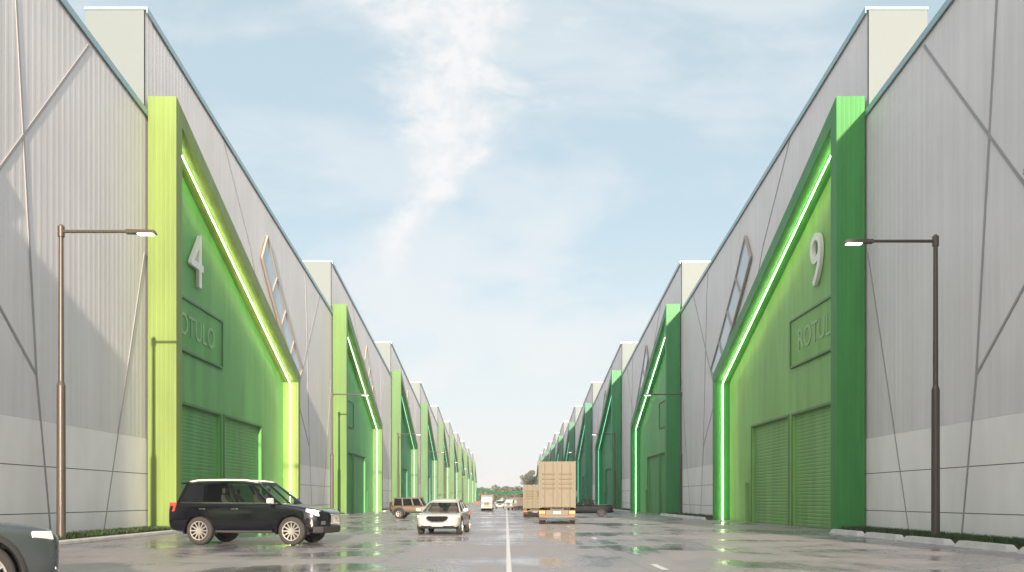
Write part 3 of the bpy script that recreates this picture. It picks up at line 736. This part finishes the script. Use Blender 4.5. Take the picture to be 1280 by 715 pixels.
def crossover(name, label, mat, plate=True):
    t = thing(name, label, 'car'); hw = .95; rw = .36; wb = 1.36
    wh = [(wb, hw - .13, rw), (wb, -(hw - .13), rw), (-wb, hw - .13, rw), (-wb, -(hw - .13), rw)]
    st = [(-2.28, .48, .96, .76), (-2.275, .44, 1.02, .80), (-2.22, .38, 1.06, .87), (-2.0, .30, 1.06, .92), (-1.36, .28, 1.02, .95), (0, .28, .99, .95), (.8, .28, .985, .95), (1.0, .28, .975, .95), (1.36, .28, .95, .945),
          (1.75, .27, .92, .93), (2.02, .28, .885, .90), (2.18, .31, .845, .83), (2.25, .36, .80, .74), (2.27, .40, .76, .68), (2.275, .42, .75, .66)]
    car_body(t, st, mat, wh, .42)
    cabin(t, mat, CGLASS, (-2.05, 1.28), (-1.55, .28), .07, (.28, .60), 1.0, 1.50, .86, .64, .07, seats=((.15, .38), (.15, -.38), (-.8, .40), (-.8, -.40)), rear_gl=TGLASS)
    arch_trim(t, wh, .42, TRIM, hw - .035, .05, .02)
    me = wheel_meshes(rw, .23, 10, .68)
    for w in wh: add_wheel(t, me, *w)
    for sg in (-1, 1):
        mirror(t, mat, .88, sg * .90, 1.0)
        panel(t, 'headlight', [(1.88, sg * .885, .76), (1.88, sg * .875, .82), (2.10, sg * .82, .815), (2.235, sg * .56, .775), (2.255, sg * .54, .715), (2.13, sg * .82, .73)], HEADL if plate else HEADL2, (.02, sg * .018, .012))
        panel(t, 'tail_light', [(-2.24, sg * .60, .82), (-2.24, sg * .60, .95), (-2.05, sg * .90, .95), (-2.05, sg * .91, .82)], TAILL, (-.02, sg * .02, 0))
        panel(t, 'bumper_trim', [(2.16, sg * .78, .43), (2.24, sg * .62, .43), (2.24, sg * .62, .455), (2.16, sg * .78, .455)], CHROME, (.03, sg * .02, 0))
    handles(t, mat, [(x, sg * .94, .86) for sg in (-1, 1) for x in (-.2, -1.1)])
    # wide shield grille with a bright lower edge
    up = [(-.40, .80), (-.50, .745), (-.42, .62), (-.24, .545), (.24, .545), (.42, .62), (.50, .745), (.40, .80)]
    b = MB(); b.hexa([(2.10, y, z) for y, z in up], [(2.285, y * .96, z) for y, z in up]); g_ = b.build('grille', GRILLE, t)
    b = MB()
    for (y0, z0), (y1, z1) in zip(up[1:], up[2:-1]): b.bar((2.30, y0 * .97, z0), (2.30, y1 * .97, z1), .04, .028, up=(1, 0, 0))
    b.build('grille_surround', CHROME, g_)
    MB().hexa([(1.9, -.86, .27), (2.20, -.62, .27), (2.20, .62, .27), (1.9, .86, .27)], [(2.0, -.90, .40), (2.285, -.66, .40), (2.285, .66, .40), (2.0, .90, .40)]).build('bumper', TRIM, t, bevel=.03)
    if plate: MB().box(2.285, 2.312, -.24, .24, .38, .50).build('number_plate', PLATE, t)
    return t
t = crossover('crossover_car', 'white crossover driving towards the viewer with its dark oval grille', WHITEP)
t.location = (-2.72, 38.2, 0); t.rotation_euler = (0, 0, R(-94)); t.scale = (1.0, 1.0, .99)
t = crossover('parked_car', 'grey car bonnet and headlight at the corner of the photo', GREYP, plate=False)
t.location = (-8.31, 10.6, 0); t.rotation_euler = (0, 0, R(45)); t.scale = (1.06, 1.06, 1.30)

def boxy():
    t = thing('off_road_vehicle', 'tan boxy off road vehicle with a rear spare wheel, behind the white crossover', 'off-roader'); hw = .86; rw = .40; wb = 1.35
    wh = [(wb, hw - .05, rw), (wb, -(hw - .05), rw), (-wb, hw - .05, rw), (-wb, -(hw - .05), rw)]
    st = [(-2.0, .50, 1.10, .76), (-1.97, .46, 1.12, .82), (-1.2, .46, 1.12, .83), (.6, .46, 1.12, .83), (.75, .46, 1.11, .80), (1.6, .50, 1.06, .72), (2.0, .52, 1.03, .68), (2.03, .55, 1.0, .66)]
    car_body(t, st, TANP, wh, .48, sub=1)
    cabin(t, TANP, TGLASS, (-1.95, .72), (-1.90, .42), .02, (.34, .68), 1.13, 1.74, .78, .70, .11, seats=((.1, .35), (.1, -.35)))
    arch_trim(t, wh, .46, TRIM, hw - .04, .09, .10)
    me = wheel_meshes(rw, .28, 5, .55)
    for w in wh: add_wheel(t, me, *w)
    add_wheel(t, me, -2.16, .02, 1.0, 'spare_wheel', R(90))
    for sg in (-1, 1):
        mirror(t, TRIM, .55, sg * .80, 1.14)
        b = MB(); b.lathe([(.001, 0), (.085, 0), (.10, -.03)], 16, c=(0, 0, 0)); o = b.build('headlight', HEADL2, t); o.location = (2.06, sg * .48, .90); o.rotation_euler = (0, 0, R(-90))
        panel(t, 'tail_light', [(-2.0, sg * .72, .80), (-2.0, sg * .72, 1.0), (-2.0, sg * .60, 1.0), (-2.0, sg * .60, .80)], TAILL, (-.04, 0, 0))
    b = MB()
    for i in range(7): b.box(2.02, 2.05, -.30 + i * .09, -.25 + i * .09, .76, 1.0)
    b.build('grille', TRIM, t)
    MB().box(2.05, 2.2, -.78, .78, .52, .66).build('bumper', TRIM, t, bevel=.02); MB().box(-2.15, -2.0, -.70, .70, .50, .62).build('rear_bumper', TRIM, t, bevel=.02)
    handles(t, TRIM, [(x, sg * .83, .96) for sg in (-1, 1) for x in (-.1, -1.1)])
    return t
t = boxy(); t.location = (-7.0, 67.5, 0); t.rotation_euler = (0, 0, R(-6)); t.scale = (.92, .92, .92)

def pickup():
    t = thing('pickup_truck', 'dark pickup truck turning out beside the large container truck', 'pickup'); hw = .92; rw = .38; wb = 1.55
    wh = [(wb, hw - .12, rw), (wb, -(hw - .12), rw), (-wb, hw - .12, rw), (-wb, -(hw - .12), rw)]
    st = [(-2.62, .52, 1.10, .86), (-2.615, .48, 1.16, .89), (-2.57, .42, 1.19, .93), (-2.3, .36, 1.195, .935), (-.6, .34, 1.18, .935), (.8, .34, 1.17, .935), (1.0, .34, 1.16, .935), (1.5, .34, 1.15, .93), (2.1, .36, 1.11, .91), (2.36, .38, 1.06, .86), (2.46, .42, 1.0, .78), (2.5, .46, .94, .68)]
    car_body(t, st, NAVYP, wh, .45, sub=1)
    cabin(t, NAVYP, CGLASS, (-.85, 1.1), (-.66, .42), .04, (.50,), 1.17, 1.76, .84, .69, .09, seats=((.3, .36), (.3, -.36)))
    me = wheel_meshes(rw, .25, 6, .6, TRIM)
    for w in wh: add_wheel(t, me, *w)
    arch_trim(t, wh, .45, TRIM, hw - .035, .05, .03)
    b = MB(); b.box(-2.5, -.95, -.80, .80, 1.17, 1.215); b.build('bed_cover', TRIM, t)
    for sg in (-1, 1):
        mirror(t, NAVYP, .85, sg * .90, 1.17)
        panel(t, 'headlight', [(2.2, sg * .88, .84), (2.2, sg * .88, .98), (2.45, sg * .66, .96), (2.46, sg * .64, .86)], HEADL2, (.03, sg * .02, 0))
        panel(t, 'tail_light', [(-2.61, sg * .84, .74), (-2.61, sg * .84, 1.02), (-2.61, sg * .72, 1.02), (-2.61, sg * .72, .74)], TAILL, (-.02, 0, 0))
        b = MB(); b.tube((-1.25, sg * .74, 1.19), (-.74, sg * .66, 1.70), .03, .03, 8); b.build('sports_bar', TRIM, t)
    handles(t, TRIM, [(x, sg * .915, .94) for sg in (-1, 1) for x in (.05, -.72)])
    MB().box(-2.72, -2.58, -.80, .80, .48, .62).build('rear_bumper', TRIM, t, bevel=.02)
    MB().box(2.46, 2.53, -.5, .5, .56, .86).build('grille', TRIM, t, bevel=.02)
    return t
t = pickup(); t.location = (6.75, 73.5, 0); t.rotation_euler = (0, 0, R(176)); t.scale = (.86, .86, .86)

def truck(label, wd, hb, deck, ln, cabh, box_mat, mark=None, name='container_truck'):
    """rear of the box at x = 0, cab at +x"""
    t = thing(name, label, 'truck'); h2 = wd / 2; z0, z1 = deck, deck + hb
    b = MB(); b.box(.02, ln, -h2 + .03, h2 - .03, z0 + .02, z1 - .02)
    for sg in (-1, 1):
        n = int(ln / .28)
        for i in range(n): x = .2 + i * (ln - .3) / n; b.hexa([(x, sg * (h2 - .03), z0 + .12), (x + .14, sg * (h2 - .03), z0 + .12), (x + .14, sg * (h2 - .03), z1 - .12), (x, sg * (h2 - .03), z1 - .12)],
                                                             [(x + .03, sg * (h2 - .005), z0 + .12), (x + .11, sg * (h2 - .005), z0 + .12), (x + .11, sg * (h2 - .005), z1 - .12), (x + .03, sg * (h2 - .005), z1 - .12)])
        for z in (z0, z1 - .12): b.box(0, ln, *sorted((sg * (h2 - .10), sg * h2)), z, z + .12)
        for x in (-.004, ln - .1): b.box(x, x + .12, *sorted((sg * (h2 - .11), sg * (h2 + .003))), z0 - .003, z1 + .003)
    b.build('cargo_box', box_mat, t)
    for sg in (-1, 1):
        y0, y1 = (.012, h2 - .115) if sg > 0 else (-h2 + .115, -.012)
        d = MB(); d.box(-.03, .015, y0, y1, z0 + .06, z1 - .06)
        nrib = 4
        for i in range(nrib):
            z = z0 + hb * (.40 + .42 * i / (nrib - 1) * .72)
            d.hexa([(-.03, y0 + .10, z), (-.03, y1 - .10, z), (-.03, y1 - .10, z + .11), (-.03, y0 + .10, z + .11)], [(-.065, y0 + .13, z + .03), (-.065, y1 - .13, z + .03), (-.065, y1 - .13, z + .08), (-.065, y0 + .13, z + .08)])
        do = d.build('rear_door', box_mat, t)
        lb = MB()
        for f in (.22, .72):
            yy = y0 + (y1 - y0) * f; lb.tube((-.075, yy, z0 + .05), (-.075, yy, z1 - .08), .013, .013, 6)
            lb.box(-.10, -.06, yy - .03, yy + .15, z0 + hb * .26, z0 + hb * .28)
        lb.build('lock_bar', box_mat, do)
    c = MB()
    for sg in (-1, 1): c.box(.05, ln + 1.7, *sorted((sg * .32, sg * .42)), z0 - .26, z0 - .02)
    for x in (.12, ln * .3, ln * .6, ln * .9): c.box(x, x + .1, -.32, .32, z0 - .22, z0 - .05)
    c.build('chassis', CHASM, t)
    bp = MB(); bp.box(-.02, .10, -h2 + .04, h2 - .04, z0 - .60, z0 - .46); bp.box(.0, .08, -h2 + .42, h2 - .42, z0 - .46, z0 - .14); bp.build('rear_bumper', box_mat, t, bevel=.015)
    MB().box(-.035, -.022, -.22, .22, z0 - .40 + .04, z0 - .27 + .04).build('number_plate', PLATE, t)
    for sg in (-1, 1):
        MB().box(-.05, .02, *sorted((sg * (h2 - .40), sg * (h2 - .03))), z0 - .37, z0 - .17).build('tail_light', [AMBER], t, bevel=.02)
        MB().box(-.05, .02, *sorted((sg * (h2 - .40), sg * (h2 - .03))), z0 - .47, z0 - .375).build('reflector', TAILL, t)
        MB().box(.09, .11, *sorted((sg * (h2 - .50), sg * (h2 - .04))), .22, z0 - .47).build('mud_flap', TRIM, t)
    rw = min(.48, z0 - .42); me = wheel_meshes(rw, .30, 6, .55)
    for x in (.75, 1.85, ln + .75):
        for sg in (-1, 1): add_wheel(t, me, x, sg * (h2 - .17), rw)
    # cab
    cx = ln + .18; b = MB()
    prof = [(cx, .55), (cx + 1.62, .42), (cx + 1.70, .95), (cx + 1.62, 1.35 * cabh / 2.4), (cx + 1.32, cabh - .12), (cx + 1.15, cabh), (cx, cabh)]
    b.prism(prof, 'y', -h2 + .06, h2 - .06); b.build('cab', CABM, t, bevel=.05)
    zw0, zw1 = 1.35 * cabh / 2.4 + .04, cabh - .22
    xa = cx + 1.62; xb = cx + 1.36
    panel(t, 'windscreen', [(xa + .012, -h2 + .16, zw0), (xa + .012, h2 - .16, zw0), (xb + .02, h2 - .18, zw1), (xb + .02, -h2 + .18, zw1)], TGLASS if False else WGLASS, (.02, 0, .01))
    for sg in (-1, 1):
        panel(t, 'side_window', [(cx + .35, sg * (h2 - .06), zw0), (cx + 1.35, sg * (h2 - .06), zw0), (cx + 1.15, sg * (h2 - .06), zw1), (cx + .35, sg * (h2 - .06), zw1)], WGLASS, (0, sg * .012, 0))
        MB().box(cx + 1.60, cx + 1.74, *sorted((sg * (h2 - .42), sg * (h2 - .12))), .62, .80).build('headlight', HEADL2, t, bevel=.02)
        m = MB(); m.tube((cx + 1.4, sg * (h2 - .08), zw1), (cx + 1.55, sg * (h2 + .16), zw1 - .02), .015, .015, 6); m.box(cx + 1.52, cx + 1.58, *sorted((sg * (h2 + .08), sg * (h2 + .24))), zw1 - .40, zw1); m.build('mirror', TRIM, t)
    MB().box(cx + 1.55, cx + 1.78, -h2 + .08, h2 - .08, .36, .58).build('bumper', CABM, t, bevel=.03)
    g2 = MB()
    for i in range(3): g2.box(cx + 1.66, cx + 1.715, -h2 + .5, h2 - .5, .84 + i * .10, .89 + i * .10)
    g2.build('grille', TRIM, t)
    if mark: mark(t, h2, z0, z1)
    return t
t = truck('large beige container truck seen from behind beside the dark pickup', 2.24, 2.82, .98, 6.1, 2.3, BOXM)
t.location = (3.06, 52.2, 0); t.rotation_euler = (0, 0, R(86.4))
def green_mark(t, h2, z0, z1):
    MB().box(-.045, -.032, -.52, -.26, z0 + .75, z0 + 1.45).build('green_marking', GREENM, t)
t = truck('smaller beige truck half hidden to the side of the large container truck', 2.1, 2.08, .68, 5.0, 2.0, BOXM, green_mark)
t.location = (2.48, 74.5, 0); t.rotation_euler = (0, 0, R(86))
t = truck('small cream truck driving towards the viewer near the green gate', 1.55, 1.45, .62, 3.6, 1.93, BOX2, name='light_truck')
t.location = (-2.35, 112.5, 0); t.rotation_euler = (0, 0, R(-91))
t = truck('small truck with pinkish box crossing below the green gate', 1.6, 1.30, .55, 2.3, 1.65, BOX2, name='light_truck')
t.location = (2.15, 122.5, 0); t.rotation_euler = (0, 0, R(-122)); t.scale = (.86, .86, .96)
t = crossover('small_car', 'tiny pale car approaching in the distance left of the crossing truck', WHITEP)
t.location = (-1.05, 138.0, 0); t.rotation_euler = (0, 0, R(-90)); t.scale = (.72, .72, .88)

# ------------------------------------------------------------------ green gate at the end of the street
t = thing('gateway', 'green steel gateway with a shallow bent beam across the far street end', 'gateway', (0, 236, 0))
b = MB(); b.bar((-8.1, 0, 4.35), (0.0, 0, 2.95), .5, .62); b.bar((0.0, 0, 2.95), (8.6, 0, 3.9), .5, .62); b.build('beam', GATE, t)
for x, h in ((-7.9, 4.2), (8.3, 3.7)): MB().box(x - .35, x + .35, -.28, .28, 0, h).build('post', GATE, t)
b = MB(); b.box(-8.9, -7.2, -3, -2, 0, .9); tag(b.build('low_wall', plain('brown_brick', (.20, .10, .07), .8)), 'low brown wall at the foot of the green gateway', 'wall').location = (0, 236, 0)

# ------------------------------------------------------------------ trees beyond the street
def leaves(b, cx, cy, cz, rx, ry, rz, n, rnd, size):
    for _ in range(n):
        while True:
            p = Vector((rnd.uniform(-1, 1), rnd.uniform(-1, 1), rnd.uniform(-1, 1)))
            if .25 < p.length < 1: break
        c = Vector((cx + p.x * rx, cy + p.y * ry, cz + p.z * rz)); a = Vector((rnd.gauss(0, 1), rnd.gauss(0, 1), rnd.gauss(0, 1))).normalized(); q = a.orthogonal().normalized(); s_ = size * rnd.uniform(.6, 1.4)
        r_ = a.cross(q); b.poly([c - q * s_, c + r_ * s_ * .6, c + q * s_, c - r_ * s_ * .6])
rnd = random.Random(3)
b = MB()
for i in range(120):
    x = rnd.uniform(-95, 95); y = rnd.uniform(500, 545); h = rnd.uniform(6.5, 10.2)
    b.tube((x, y, 0), (x, y, h * .6), .25, .12, 6)
    for j in range(5):
        rr_ = rnd.uniform(1.5, 3.0); leaves(b, x + rnd.gauss(0, 1.9), y + rnd.gauss(0, 1.5), h * rnd.uniform(.30, .85), rr_, rr_, rr_ * .75, 100, rnd, .6)
o = b.build('treeline', LEAF); tag(o, 'grey green line of trees beyond the far end of the street', 'trees', kind='stuff')
def tree(x, y, h, w, seed, label):
    rnd = random.Random(seed); t = thing('tree', label, 'tree', (x, y, 0))
    b = MB(); b.tube((0, 0, 0), (.2, 0, h * .45), .34, .2, 8)
    ends = []
    for i in range(7):
        a = 2 * math.pi * i / 7 + rnd.uniform(-.3, .3); e = (math.cos(a) * w * .32, math.sin(a) * w * .32, h * rnd.uniform(.55, .85)); b.tube((.15, 0, h * rnd.uniform(.25, .45)), e, .13, .05, 6); ends.append(e)
    b.build('trunk', BARK, t)
    b = MB()
    for e in ends + [(0, 0, h * .86), (0, 0, h * .6)]:
        for _ in range(3):
            r_ = w * rnd.uniform(.12, .2); leaves(b, e[0] + rnd.gauss(0, w * .08), e[1] + rnd.gauss(0, w * .08), e[2] + rnd.gauss(0, h * .05), r_, r_, r_ * .8, 170, rnd, .34)
    b.build('crown', LEAF, t)
tree(14.5, 480, 17.5, 12, 11, 'tall round tree rising above the treeline beside the container truck')
tree(23.0, 486, 19.5, 12, 12, 'taller tree showing between the container truck and the shaded row')
